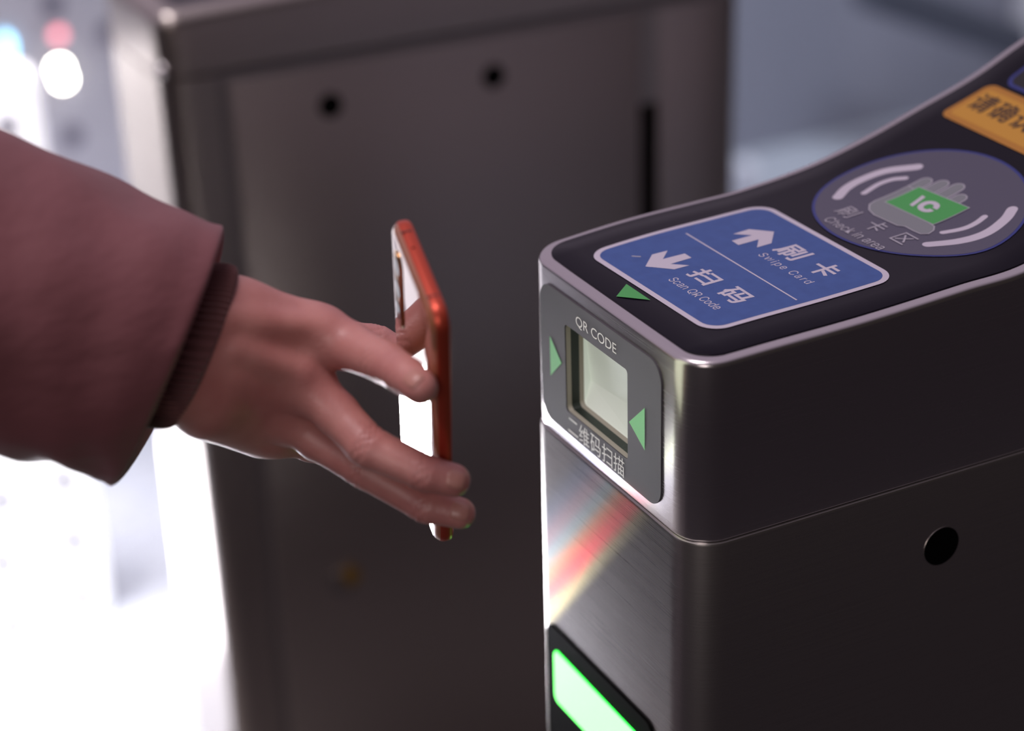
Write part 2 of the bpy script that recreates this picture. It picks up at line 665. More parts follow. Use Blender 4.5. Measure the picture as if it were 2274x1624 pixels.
def inset_poly(P, d):
    c = Vector((sum(p[0] for p in P) / len(P), sum(p[1] for p in P) / len(P)))
    out = []
    n = len(P)
    for i in range(n):
        a, b, e = Vector(P[i - 1]), Vector(P[i]), Vector(P[(i + 1) % n])
        t = ((b - a).normalized() + (e - b).normalized()).normalized()
        nn = Vector((-t.y, t.x))
        if (c - b).dot(nn) < 0:
            nn = -nn
        out.append(tuple(b + nn * d))
    return out


palm = [unsh(p) for p in palm]
for x1, y, w in fing:
    sub(drape('finger_outline', [capsule2(.186, x1, y, w)], PALE, None, 3), circ)
    sub(drape('finger_icon', [capsule2(.186, x1 - .0006, y, w - .0014)], ICONGREY, None, 4), circ)
sub(drape('palm_outline', [palm], PALE, None, 5), circ)
sub(drape('palm_icon', [inset_poly(palm, .0007)], ICONGREY, None, 6), circ)
card = [unsh(p) for p in ((.198, .0978), (.2027, .0620), (.1799, .0625), (.1762, .0983))]
sub(drape('card_outline', [card], PALE, None, 7), circ)
sub(drape('card_icon', [inset_poly(card, .0007)], GREEN, None, 8), circ)
sub(top_text('card_lettering', [('C', .0838, .0730, .1838, .1945, .05)], WHITE, None, 10), circ)
sub(drape('card_letter', [[(.1838, .0868), (.1838, .0842), (.1940, .0868), (.1940, .0894)]], WHITE, None, 10), circ)
sub(top_text('check_in_characters', [('刷', .1062, .0955, .1505, .1618), ('卡', .0838, .0732, .1512, .1625), ('区', .0640, .0540, .1530, .1640)], PALE, None, 6), circ)
sub(top_text('check_in_lettering', [('Check in area', .1012, .0562, .1405, .1468, 0.0)], PALE, None, 6), circ)

# yellow sticker and display outline
ys = gp(drape('yellow_sticker', [rrect(.2490, .2840, .0250, .1450, .0055)], YELLOW2, None, 1))
ys['label'] = 'yellow sticker with dark characters'
sub(drape('sticker_face', [rrect(.2530, .2800, .0290, .1415, .003)], YELLOW, None, 2), ys)
sub(top_text('sticker_characters', [('请', .1400, .1255, .2615, .2770, .02), ('确', .1240, .1095, .2615, .2770, .02), ('认', .1075, .0930, .2615, .2770, .02)], BROWNINK, None, 3), ys)
dp = gp(drape('display_outline', [rrect(.2870, .3500, .0280, .1400, .008)], RINGBLUE, None, 1))
sub(drape('display_window', [rrect(.2892, .3478, .0302, .1378, .006)], BLACKG, None, 2), dp)

# green arrow on the top film
gp(drape('green_arrow', [[unsh(p) for p in ((.0192, .0940), (.0083, .0850), (.0196, .0718))]], GREEN, None, 1))
# scuffs
gp(drape('scuff_mark', [ribbon([(.0386, .1192), (.0400, .1176), (.0413, .1163)], .0009)], PALE, None, 3))

# front faceplate with the scanner window
N8 = 8
outl = rrect(.0277, .1476, .0066, .0832, .0105, N8)
hol = rrect(.0587, .1213, .0195, .0680, .0022, N8)
fp = gp(front_plate('reader_faceplate', outl, -0.0009, 0.0002, FACE, None, hol))
y0, y1, z0, z1 = .0587, .1213, .0195, .0680


def sleeve_ring(name, mat, x0, x1, d0, d1):
    bm = bmesh.new()
    a = [bm.verts.new((x0, p[0], p[1])) for p in rrect(y0 + d0, y1 - d0, z0 + d0, z1 - d0, .003, 6)]
    b = [bm.verts.new((x1, p[0], p[1])) for p in rrect(y0 + d1, y1 - d1, z0 + d1, z1 - d1, .003, 6)]
    n = len(a)
    for k in range(n):
        bm.faces.new((a[k], b[k], b[(k + 1) % n], a[(k + 1) % n]))
    return sub(bm_obj(name, bm, mat, None, True, 40), fp)


sleeve_ring('window_rim', BEIGE, -0.0002, 0.0022, 0.0, 0.0004)
sleeve_ring('window_gasket', RUBBER, 0.0022, 0.0066, 0.0004, 0.0010)
sleeve_ring('inner_rim', BEIGE, 0.0066, 0.0086, 0.0010, 0.0020)
sleeve_ring('diffuser_rim', DIFFUSER, 0.0086, 0.0170, 0.0020, 0.0020)
# white diffuser: an upper wall that leans and a lower wall, meeting in a crease
za, zb = z0 + .0015, z1 - .0015
ya, yb = y0 + .0015, y1 - .0015
mid_l, mid_r = .0320, .0365
V = [(.0086, ya, za), (.0086, yb, za), (.0125, yb, mid_l + .002), (.0125, ya, mid_r + .002), (.0095, yb, zb), (.0095, ya, zb)]
sub(mesh_obj('scanner_diffuser', V, [(0, 3, 2, 1), (3, 5, 4, 2)], DIFFUSER), fp)
sub(front_text('faceplate_lettering', [('QR CODE', .1092, .0690, .0712, .0775)], FWHITE, None, -0.00105), fp)
ch = '二维码扫描'
sub(front_text('faceplate_characters', [(c, .1192 - .0117 * k, .1192 - .0117 * k - .0104, (.0078 if c != '二' else .0088), .0182 if c != '二' else .0168) for k, c in enumerate(ch)], FWHITE, None, -0.00105), fp)


def front_poly(name, pts, x, mat):
    return mesh_obj(name, [(x, p[0], p[1]) for p in pts], [tuple(range(len(pts)))], mat)


sub(front_poly('left_green_arrow', [(.1373, .0551), (.1251, .0445), (.1373, .0326)], -0.00105, GREEN2), fp)
sub(front_poly('right_green_arrow', [(.0423, .0553), (.0423, .0325), (.0571, .0413)], -0.00105, GREEN2), fp)

# green light strip low on the front
bz = gp(front_plate('light_bezel', rrect(.0330, .1468, -.2150, -.1215, .0070, N8), -0.0026, -0.0009, BLACK, None))
sub(front_plate('green_light_edge', rrect(.0400, .1378, -.1690, -.1345, .0050, N8), -0.0031, -0.0024, LENS_GE, None), bz)
sub(front_plate('green_light', rrect(.0407, .1371, -.1682, -.1353, .0043, N8), -0.0034, -0.0028, LENS_G, None), bz)

# round sensor on the near side
def side_disc(name, cx, cz, r, y0, y1, mat, n=40):
    bm = bmesh.new()
    a = [bm.verts.new((cx + r * math.cos(2 * math.pi * k / n), y0, cz + r * math.sin(2 * math.pi * k / n))) for k in range(n)]
    b = [bm.verts.new((cx + r * math.cos(2 * math.pi * k / n), y1, cz + r * math.sin(2 * math.pi * k / n))) for k in range(n)]
    for k in range(n):
        bm.faces.new((a[k], a[(k + 1) % n], b[(k + 1) % n], b[k]))
    bm.faces.new(a)
    return bm_obj(name, bm, mat, None, True, 40)


gp(side_disc('round_sensor', .1467, -.0419, .0106, -0.0016, -0.0005, BLACK))
gp(side_disc('sensor_rim', .1467, -.0419, .0110, -0.0013, -0.0005, STEEL))

# ------------------------------------------------------------------ far gate across the aisle
YB = 0.85
BL = 0.585
far = empty('ticket_gate', (0, YB, FLOOR_Z))
tag(far, 'dark steel ticket gate across the aisle, behind the hand, blurred', 'ticket gate')
bpy.context.view_layer.update()


def fpar(o):
    o.location.y += YB
    bpy.context.view_layer.update()
    o.parent = far
    o.matrix_parent_inverse = far.matrix_world.inverted()
    return o


BX = 0.016     # the far gate stands a touch further along the aisle


def moved(o):
    o.location.x = BX
    return o


xsb = [0.03 + 0.02 * k for k in range(27)]
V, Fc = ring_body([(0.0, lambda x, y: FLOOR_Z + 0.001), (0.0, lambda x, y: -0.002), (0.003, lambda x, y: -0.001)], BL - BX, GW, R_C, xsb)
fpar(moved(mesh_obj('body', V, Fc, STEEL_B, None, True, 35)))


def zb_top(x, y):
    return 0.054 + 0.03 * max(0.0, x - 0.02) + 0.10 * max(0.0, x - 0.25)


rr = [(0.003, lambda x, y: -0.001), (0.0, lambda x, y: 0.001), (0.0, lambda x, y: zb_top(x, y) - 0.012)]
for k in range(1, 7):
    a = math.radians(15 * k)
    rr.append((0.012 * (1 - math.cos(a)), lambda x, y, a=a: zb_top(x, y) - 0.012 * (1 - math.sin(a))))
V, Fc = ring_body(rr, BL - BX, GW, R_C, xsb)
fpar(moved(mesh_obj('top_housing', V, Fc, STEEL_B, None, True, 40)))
V, Fc = ring_body([(0.022, lambda x, y: zb_top(x, y) - 0.0005), (0.022, lambda x, y: zb_top(x, y) + 0.001)], BL - BX, GW, 0.03, xsb)
fpar(moved(mesh_obj('dark_top_panel', V, Fc, PANEL, None, True, 40)))
# rubber seal lines and the proud door
fpar(box('door_seal', (0.062, -0.0012, -0.885), (0.582 - 0.02, 0.001, -0.0015), SEAL))
door = fpar(box('access_door', (0.071, -0.0035, -0.88), (0.470, 0.001, -0.0095), STEEL_B, None, 0.0012))
fpar(box('flap_cover', (0.489, -0.0035, -0.88), (0.560, 0.001, -0.0095), STEEL_B, None, 0.0012))
fpar(box('flap_slot', (0.4715, -0.0045, -0.85), (0.4870, 0.0012, -0.098), BLACK))
fpar(box('slot_cover', (0.470, -0.0035, -0.098), (0.489, 0.001, -0.0095), STEEL_B))
for x, z in ((.1598, -.0448), (.3174, -.0448)):
    fpar(side_disc('round_sensor', x, z, .0108, -0.0048, -0.0030, BLACK))
lk = fpar(side_disc('door_lock', .1377, -.5190, .0140, -0.0060, -0.0030, SEAL))


def sub_w(o, p):
    o.location.y += YB
    bpy.context.view_layer.update()
    o.parent = p
    o.matrix_parent_inverse = p.matrix_world.inverted()
    return o


sub_w(side_disc('lock_cylinder', .1445, -.5140, .0085, -0.0085, -0.0050, BRASS), lk)
bm = bmesh.new()
bmesh.ops.create_uvsphere(bm, u_segments=20, v_segments=12, radius=0.0065)
sc = bm_obj('corner_screw', bm, STEEL_TOP, None, True)
sc.location = (0.004 + BX, 0.010, 0.006)
fpar(sc)

# ------------------------------------------------------------------ bright things past the aisle
lit = add_noise(emissive('backlit_acrylic', (0.94, 0.90, 1.0), 0.72, (0.8, 0.8, 0.8)), (4, 4, 4), 2, 0.0)
totem = empty('display_totem', (-0.2, 1.52, FLOOR_Z))
tag(totem, 'white backlit display panel with rows of grey studs, past the dark gate', 'display')
TX1, TZ1 = 0.060, -0.160
lit2 = emissive('bright_backlit_acrylic', (0.96, 0.95, 1.0), 0.95, (0.8, 0.8, 0.8))  # brighter copy for the lower half; the split steps the panel's glow
sub(box('upper_lit_panel', (-0.45, 1.50, -0.60), (TX1, 1.56, TZ1), lit, None, 0.02), totem)
sub(box('lower_lit_panel', (-0.45, 1.50, FLOOR_Z + 0.001), (TX1, 1.56, -0.602), lit2, None, 0.02), totem)
STUD = principled('grey_stud', (0.22, 0.21, 0.28), 0.5)
for (x, z) in ((.0173, -.6866), (.0190, -.7752), (.0179, -.8610), (-.0617, -.6932), (-.0726, -.7807), (-.0736, -.8672), (.013, -.222), (.016, -.33), (.017, -.44), (.017, -.55), (-.065, -.33), (-.065, -.44), (-.065, -.55)):
    o = side_disc('stud', x, z, .012, -0.004, 0.0, STUD, 16)
    o.location.y = 1.50
    sub(o, totem)

# pale panel wall behind the totem, with dark fixings and signal lamps
PW = add_noise(principled('white_enamel', (0.72, 0.71, 0.78), 0.35), (2, 2, 2), 2, 0.0, 0.0, None, ((0.66, 0.65, 0.72), (0.76, 0.75, 0.82)))
kiosk = empty('ticket_machine', (0.1, 2.1, FLOOR_Z))
tag(kiosk, 'pale grey enamel cabinet with dark round fixings, behind the lit display', 'ticket machine')
sub(box('cabinet', (-1.3, 2.10, FLOOR_Z + 0.001), (0.62, 2.5, -0.05), PW, None, 0.02), kiosk)
for (x, z) in ((.225, -.447), (.222, -.247), (.13, -.42), (.30, -.30)):
    o = side_disc('fixing', x, z, .016, -0.006, 0.0, STUD, 16)
    o.location.y = 2.10
    sub(o, kiosk)


def signal(name, label, x, z, r, mat, y=2.10, ry=1.0):
    t = empty(name, (x, y, z))
    tag(t, label, 'signal lamp', 'signal lamps on the pale cabinet')
    bm = bmesh.new()
    bmesh.ops.create_uvsphere(bm, u_segments=20, v_segments=12, radius=r)
    for v in bm.verts:
        v.co.y *= 0.5
        v.co.z *= ry
    o = bm_obj('bulb', bm, mat, None, True)
    o.location = (x, y - 0.006, z)
    sub(o, t)
    o = side_disc('bulb_holder', x, z, r * 1.08, -0.006, 0.0, SEAL, 20)
    o.location.y = y
    sub(o, t)


LW = emissive('white_lamp', (1.0, 0.95, 0.84), 26.0)
LR = emissive('red_lamp', (1.0, 0.22, 0.30), 2.6)
LB = emissive('blue_lamp', (0.30, 0.70, 1.0), 5.0)
signal('signal_lamp', 'white signal lamp, upper of the bright pair near the top left corner', .2190, -.341, .012, LW)
signal('signal_lamp', 'white signal lamp, lower of the bright pair near the top left corner', .2220, -.357, .012, LW)
signal('signal_lamp', 'small red signal lamp above the bright white pair', .2240, -.291, .0100, LR)
signal('signal_lamp', 'blue signal lamp at the left edge of the photo', .1480, -.297, .009, LB, ry=2.2)

# slanting rail and post beyond the gate
RAILM = principled('dark_rail', (0.11, 0.115, 0.15), 0.4, 0.3)
bm = bmesh.new()
pa, pb = Vector((1.90, 2.40, -0.532)), Vector((2.30, 2.40, -0.706))
bmesh.ops.create_cone(bm, cap_ends=True, segments=16, radius1=0.04, radius2=0.04, depth=(pb - pa).length)
rl = bm_obj('handrail', bm, RAILM, None, True, 40)
rl.location = (pa + pb) / 2
rl.rotation_euler = (pb - pa).to_track_quat('Z', 'Y').to_euler()
tag(rl, 'dark slanting handrail by the back wall, top right of the photo', 'handrail')

post = box('white_post', (1.578, 2.33, FLOOR_Z + 0.001), (1.612, 2.37, -0.822), principled('white_paint', (0.85, 0.83, 0.90), 0.4), None, 0.006)
tag(post, 'short white post on the pale floor just right of the dark gate', 'post')
p2 = box('tall_post', (2.315, 2.38, FLOOR_Z + 0.001), (2.375, 2.44, -0.30), principled('pale_paint', (0.75, 0.72, 0.76), 0.4), None, 0.006)
tag(p2, 'pale upright post at the right edge of the photo, beside the handrail', 'post')

# ------------------------------------------------------------------ phone
PW_, PL_, PT_ = 0.071, 0.150, 0.0088
pA = at(981, 708, 0.7962)            # upper near corner (outer edge, mid thickness)
e_s = np.array([0.1568, 0.9297, 0.3331])
e_l = np.array([0.1164, 0.3192, -0.9405])
e_s /= np.linalg.norm(e_s)
e_l -= e_s * (e_s @ e_l)
e_l /= np.linalg.norm(e_l)
e_n = np.cross(e_s, e_l)             # points to the back of the phone (towards -X)
pC = pA + e_s * PW_ / 2 + e_l * PL_ / 2
PM = Matrix(((e_s[0], e_l[0], e_n[0], pC[0]), (e_s[1], e_l[1], e_n[1], pC[1]), (e_s[2], e_l[2], e_n[2], pC[2]), (0, 0, 0, 1)))

FRAME = principled('coral_metal', (0.52, 0.070, 0.038), 0.32, 0.6)
BACKG = principled('coral_glass', (0.42, 0.16, 0.08), 0.05, 0.25)
BACKG.node_tree.nodes['Principled BSDF'].inputs['Coat Weight'].default_value = 1.0
BACKG.node_tree.nodes['Principled BSDF'].inputs['Coat Roughness'].default_value = 0.03
BAND = principled('antenna_band', (0.55, 0.06, 0.03), 0.5)
SCREEN = emissive('lit_screen', (0.95, 1.0, 0.72), 1.1, (0.05, 0.05, 0.05))


def ploop(inset, r=0.0105, n=10):
    return rrect(-PW_ / 2 + inset, PW_ / 2 - inset, -PL_ / 2 + inset, PL_ / 2 - inset, max(r - inset, 0.002), n)


def stack(name, prof, mat, parent, cap0=False, cap1=False, smooth=True, sharp=50):
    """prof: (inset, z) rings from bottom to top of the phone's thickness"""
    bm = bmesh.new()
    rs = [[bm.verts.new((p[0], p[1], z)) for p in ploop(i)] for i, z in prof]
    n = len(rs[0])
    for a, b in zip(rs, rs[1:]):
        for k in range(n):
            bm.faces.new((a[k], a[(k + 1) % n], b[(k + 1) % n], b[k]))
    if cap0:
        bm.faces.new(list(reversed(rs[0])))
    if cap1:
        bm.faces.new(rs[-1])
    o = bm_obj(name, bm, mat, None, smooth, sharp)
    if parent:
        o.parent = parent
    return o


h = PT_ / 2
phone = stack('mobile_phone', [(.0016, -h + .0003), (.0006, -h + .0009), (.0001, -h + .002), (0, -h + .0032), (0, h - .0042), (.0003, h - .0032), (.0009, h - .0022)], FRAME, None)
tag(phone, 'glossy coral red mobile phone held upright, its lit screen facing the gate reader', 'phone')
phone.matrix_world = PM
stack('back_glass', [(.0009, h - .0022), (.0017, h - .0013), (.0028, h - .0006), (.0042, h - .0001), (.006, h)], BACKG, phone, False, True)
stack('screen_glass', [(.0034, -h - .0001), (.0025, -h), (.0016, -h + .0003)], BLACKG, phone, False, False)
bm = bmesh.new()
bm.faces.new([bm.verts.new((p[0], p[1], -h - .0001)) for p in ploop(.0034)])
for f in bm.faces:
    f.normal_update()
    if f.normal.z > 0:
        f.normal_flip()
bm_obj('screen', bm, SCREEN, phone, recalc=False)
# pill shaped camera bump near the far edge of the back
pill = rrect(PW_ / 2 - .0215, PW_ / 2 - .0100, -PL_ / 2 + .010, -PL_ / 2 + .054, .0058, 8)
bm = bmesh.new()
ra = [bm.verts.new((p[0], p[1], h - .0003)) for p in pill]
c = ((PW_ / 2 - .01575), -PL_ / 2 + .032)
rb = [bm.verts.new((p[0], p[1], h + .0005)) for p in pill]
rc = [bm.verts.new((c[0] + (p[0] - c[0]) * .90, c[1] + (p[1] - c[1]) * .97, h + .0008)) for p in pill]
n = len(ra)
for a, b in ((ra, rb), (rb, rc)):
    for k in range(n):
        bm.faces.new((a[k], a[(k + 1) % n], b[(k + 1) % n], b[k]))
bm.faces.new(rc)
cm = bm_obj('camera_bump', bm, principled('bump_metal', (0.40, 0.22, 0.10), 0.15, 0.9), phone, True, 40)
for q in (.018, .031, .044):
    bm = bmesh.new()
    bmesh.ops.create_cone(bm, cap_ends=True, segments=24, radius1=.0042, radius2=.0042, depth=.0003)
    o = bm_obj('camera_lens', bm, BLACKG, cm, True, 40)
    o.location = (c[0], -PL_ / 2 + q, h + .0009)
# antenna bands across the top edge, microphone hole


def edge_box(name, x0, x1, yv, dz, mat, t=.00025):
    bm = bmesh.new()
    bmesh.ops.create_cube(bm, size=1)
    for v in bm.verts:
        v.co = ((x0 + x1) / 2 + v.co.x * (x1 - x0), yv + v.co.y * t, v.co.z * dz)
    return bm_obj(name, bm, mat, phone)


DARKB = principled('band_line', (0.12, 0.02, 0.012), 0.5)
edge_box('antenna_line', PW_ / 2 - .0148, PW_ / 2 - .0138, -PL_ / 2, .0050, DARKB)
edge_box('antenna_line', -PW_ / 2 + .0138, -PW_ / 2 + .0148, -PL_ / 2, .0050, DARKB)
bm = bmesh.new()
bmesh.ops.create_cone(bm, cap_ends=True, segments=16, radius1=.0006, radius2=.0006, depth=.0004)
o = bm_obj('microphone_hole', bm, BLACK, phone)
o.location = (.010, -PL_ / 2, 0)
o.rotation_euler = (math.pi / 2, 0, 0)

# ------------------------------------------------------------------ hand: one continuous skin from a blended distance field


def P3(px, py, d, r):
    return (at(px, py, d), r)


def seg_sd(p, A, B):
    """distance to a round cone between two (centre, radius) balls (linear radius)"""
    a, ra = A
    b, rb = B
    ba = b - a
    L2 = ba @ ba
    t = np.clip(((p - a) @ ba) / L2, 0, 1)
    q = p - a - t[:, None] * ba
    return np.sqrt((q * q).sum(1)) - (ra + (rb - ra) * t)


def smin(a, b, k):
    hh = np.clip(0.5 + 0.5 * (b - a) / k, 0, 1)
    return b + (a - b) * hh - k * hh * (1 - hh)


FINGERS = {
    'index': [P3(700, 740, .866, .0118), P3(775, 768, .861, .0108), P3(852, 804, .845, .0093), P3(900, 834, .829, .0084), P3(933, 860, .8195, .0076)],
    'middle': [P3(668, 842, .866, .0120), P3(748, 920, .864, .0100), P3(818, 993, .857, .0095), P3(945, 1052, .8525, .0082), P3(1007, 1067, .8535, .0076)],
    'ring': [P3(634, 914, .880, .0115), P3(705, 976, .880, .0095), P3(808, 1040, .8745, .0090), P3(945, 1122, .8695, .0080), P3(1021, 1140, .8685, .0072)],
    'pinky': [P3(612, 955, .893, .0105), P3(690, 985, .912, .0085), P3(755, 1012, .928, .0074), P3(795, 1032, .936, .0064)],
    'thumb': [P3(560, 735, .890, .0170), P3(690, 757, .922, .0125), P3(832, 768, .926, .0100), P3(905, 800, .924, .0090)],
}
PALM = [
    (P3(250, 640, .828, .021), P3(512, 722, .853, .0180)),
    (P3(200, 800, .828, .021), P3(452, 866, .858, .0175)),
    (P3(225, 720, .828, .022), P3(485, 795, .856, .0190)),
    (P3(530, 703, .857, .0165), P3(712, 742, .868, .0128)),
    (P3(515, 782, .858, .0160), P3(668, 842, .868, .0122)),
    (P3(495, 840, .862, .0160), P3(634, 912, .880, .0116)),
    (P3(475, 885, .868, .0155), P3(612, 955, .893, .0108)),
    (P3(455, 885, .872, .0160), P3(575, 955, .903, .0128)),
    (P3(520, 748, .880, .0180), P3(670, 770, .912, .0140)),
    (P3(540, 830, .885, .0170), P3(640, 880, .898, .0130)),
]
RIDGES = [  # tendons and knuckles on the back of the hand
    (P3(515, 706, .8375, .0042), P3(715, 728, .8575, .0054)),
    (P3(525, 776, .8395, .0038), P3(665, 824, .8565, .0062)),
    (P3(520, 835, .846, .0034), P3(630, 898, .871, .0052)),
]


def hand_sd(p):
    d = seg_sd(p, *PALM[0])
    for k in PALM[1:]:
        d = smin(d, seg_sd(p, *k), .012)
    for k in RIDGES:
        d = smin(d, seg_sd(p, *k), .006)
    out = None
    for nm, ch in FINGERS.items():
        f = seg_sd(p, ch[0], ch[1])
        for a, b in zip(ch[1:], ch[2:]):
            f = smin(f, seg_sd(p, a, b), .0025)
        g = smin(d, f, .007)
        out = g if out is None else np.minimum(out, g)
    return out


def surface_nets(fun, lo, hi, vox):
    """dual contouring style mesh of fun = 0 on a regular grid, evaluated only near the surface"""
    n = np.ceil((hi - lo) / vox).astype(int) + 1
    st = 4
    nc = np.ceil(n / st).astype(int) + 1
    gx = [lo[i] + np.arange(nc[i]) * vox * st for i in range(3)]
    G = np.stack(np.meshgrid(*gx, indexing='ij'), -1).reshape(-1, 3)
    dc = fun(G).reshape(nc)
    near = np.abs(dc) < vox * st * 2.2
    n = (nc - 1) * st + 1
    D = np.repeat(np.repeat(np.repeat(np.sign(dc), st, 0), st, 1), st, 2)[:n[0], :n[1], :n[2]].astype(np.float32)
    Mk = np.repeat(np.repeat(np.repeat(near, st, 0), st, 1), st, 2)[:n[0], :n[1], :n[2]]
    ii = np.argwhere(Mk)
    for s in range(0, len(ii), 400000):
        c = ii[s:s + 400000]
        D[c[:, 0], c[:, 1], c[:, 2]] = fun(lo + c * vox)
    ins = D < 0
    cnt = np.zeros(n - 1, np.uint8)
    for a in (0, 1):
        for b in (0, 1):
            for c in (0, 1):
                cnt += ins[a:n[0] - 1 + a, b:n[1] - 1 + b, c:n[2] - 1 + c]
    act = (cnt > 0) & (cnt < 8)
    cells = np.argwhere(act)
    vid = -np.ones(n - 1, np.int64)
    vid[act] = np.arange(len(cells))
    acc = np.zeros((len(cells), 3))
    num = np.zeros(len(cells))
    corners = [(a, b, c) for a in (0, 1) for b in (0, 1) for c in (0, 1)]
    for i, A in enumerate(corners):
        for B in corners[i + 1:]:
            if sum(abs(x - y) for x, y in zip(A, B)) != 1:
                continue
            da = D[cells[:, 0] + A[0], cells[:, 1] + A[1], cells[:, 2] + A[2]]
            db = D[cells[:, 0] + B[0], cells[:, 1] + B[1], cells[:, 2] + B[2]]
            cr = (da < 0) != (db < 0)
            t = np.where(cr, da / np.where(cr, da - db, 1), 0)
            pt = np.array(A)[None] + t[:, None] * (np.array(B) - np.array(A))[None]
            acc[cr] += pt[cr]
            num[cr] += 1
    verts = lo + (cells + acc / num[:, None]) * vox
    quads = []
    for ax in range(3):
        u, v = (ax + 1) % 3, (ax + 2) % 3
        sl0 = [slice(1, -1)] * 3
        sl0[ax] = slice(0, -1)
        sl1 = list(sl0)
        sl1[ax] = slice(1, None)
        a, b = ins[tuple(sl0)], ins[tuple(sl1)]
        ed = np.argwhere(a != b)
        off = np.array([1, 1, 1]); off[ax] = 0
        e = ed + off
        flip = a[tuple(ed.T)]
        du = np.zeros(3, int); du[u] = 1
        dv = np.zeros(3, int); dv[v] = 1
        q = np.stack([vid[tuple((e - du - dv).T)], vid[tuple((e - dv).T)], vid[tuple(e.T)], vid[tuple((e - du).T)]], 1)
        q[~flip] = q[~flip][:, ::-1]
        quads.append(q)
    Q = np.concatenate(quads)
    Q = Q[(Q >= 0).all(1)]
    return verts, Q


allp = [b for ch in FINGERS.values() for b in ch] + [b for s_ in PALM for b in s_]
lo = np.min([c - r for c, r in allp], 0) - .006
hi = np.max([c + r for c, r in allp], 0) + .006
HV, HQ = surface_nets(hand_sd, lo, hi, 0.0009)


def laplace(V, Q, it=3, lam=0.5):
    e = np.concatenate([Q[:, [0, 1]], Q[:, [1, 2]], Q[:, [2, 3]], Q[:, [3, 0]]])
    for _ in range(it):
        acc = np.zeros_like(V)
        num = np.zeros(len(V))
        for i in range(3):
            acc[:, i] = np.bincount(e[:, 0], V[e[:, 1], i], len(V)) + np.bincount(e[:, 1], V[e[:, 0], i], len(V))
        num = np.bincount(e[:, 0], minlength=len(V)) + np.bincount(e[:, 1], minlength=len(V))
        V = V + lam * (acc / num[:, None] - V)
    return V


HV = laplace(HV, HQ, 3)


def grad(p, h=5e-4):
    g = np.zeros_like(p)
    for i in range(3):
        d = np.zeros(3); d[i] = h
        g[:, i] = hand_sd(p + d) - hand_sd(p - d)
    return g / np.linalg.norm(g, axis=1)[:, None]


HN = grad(HV)
# creases across the finger joints
for nm, ch in FINGERS.items():
    for j in range(2, len(ch) - 1):
        c, r = ch[j]
        ax = ch[j + 1][0] - ch[j - 1][0]
        ax = ax / np.linalg.norm(ax)
        rel = HV - c
        dd = np.linalg.norm(rel, axis=1)
        w = np.exp(-np.maximum(dd - r * 1.15, 0)**2 / (2 * .0015**2))
        t = rel @ ax
        for o_, dep in ((-.0026, .00022), (-.0011, .00030), (.0005, .00034), (.0021, .00024)):
            wob = .0004 * np.sin(HV @ np.array([900., 700., 800.]) + o_ * 3e3)
            HV = HV - HN * (w * 1.7 * dep * np.exp(-(t - o_ + wob)**2 / (2 * .00042**2)))[:, None]

SKIN = principled('skin', (0.50, 0.235, 0.185), 0.42)
b = SKIN.node_tree.nodes['Principled BSDF']
b.inputs['Subsurface Weight'].default_value = 0.12
b.inputs['Subsurface Radius'].default_value = (0.006, 0.002, 0.001)
b.inputs['Subsurface Scale'].default_value = 0.6
add_noise(SKIN, (620, 620, 620), 5, 0.32, 0.0006)
nt = SKIN.node_tree
tc = nt.nodes.new('ShaderNodeTexCoord')
nz = nt.nodes.new('ShaderNodeTexNoise')
nz.inputs['Scale'].default_value = 45
nz.inputs['Detail'].default_value = 3
cr = nt.nodes.new('ShaderNodeValToRGB')
cr.color_ramp.elements[0].position = 0.35
cr.color_ramp.elements[0].color = (0.47, 0.185, 0.168, 1)
cr.color_ramp.elements[1].position = 0.68
cr.color_ramp.elements[1].color = (0.56, 0.25, 0.222, 1)
nt.links.new(tc.outputs['Object'], nz.inputs['Vector'])
nt.links.new(nz.outputs['Fac'], cr.inputs[0])
nt.links.new(cr.outputs[0], b.inputs['Base Color'])

person = mesh_obj('person', HV, [tuple(int(i) for i in q) for q in HQ], SKIN, None, True)
tag(person, 'person in a puffy mauve jacket, one hand holding up a phone', 'person')

# fingernails follow the skin of each fingertip
NAIL = principled('nail', (0.50, 0.235, 0.195), 0.32)
tocam = -AX[2]


def nail(ch, side, length=.0115, width=.0100, back=.0058, pdir=None):
    tip, r = ch[-1]
    ax = tip - ch[-2][0]
    ax = ax / np.linalg.norm(ax)
    up_ = side - ax * (side @ ax)
    up_ = up_ / np.linalg.norm(up_)
    rt_ = np.cross(ax, up_)
    nu, nv = 13, 13
    pts = []
    for i in range(nu):
        for j in range(nv):
            u = -1 + 2 * i / (nu - 1)
            v = -1 + 2 * j / (nv - 1)
            # square to rounded square
            uu = u * math.sqrt(max(0, 1 - 0.32 * v * v))
            vv = v * math.sqrt(max(0, 1 - 0.32 * u * u))
            ang = vv * width / 2 / r
            base = tip + ax * (uu * length / 2 + r * 0.62 - back * 0.55)
            pts.append(base + (up_ * math.cos(ang) + rt_ * math.sin(ang)) * (r + .0006))
    p = np.array(pts)
    for _ in range(8):
        d = hand_sd(p)
        p = p - grad(p) * (d - .00022)[:, None]
    edge = np.array([max(abs(-1 + 2 * i / (nu - 1)), abs(-1 + 2 * j / (nv - 1))) for i in range(nu) for j in range(nv)])
    p = p - grad(p) * (np.where(edge > .95, .0007, 0) - .00025 * (1 - edge**2))[:, None]
    fs = [(i * nv + j, i * nv + j + 1, (i + 1) * nv + j + 1, (i + 1) * nv + j) for i in range(nu - 1) for j in range(nv - 1)]
    bm = bmesh.new()
    vs = [bm.verts.new(tuple(q)) for q in p]
    for f in fs:
        bm.faces.new([vs[k] for k in f])
    bm.normal_update()
    if sum(f.normal.dot(Vector(up_)) for f in bm.faces) < 0:
        for f in bm.faces:
            f.normal_flip()
    o = bm_obj('fingernail', bm, NAIL, None, True, recalc=False)
    o.parent = person
    return o


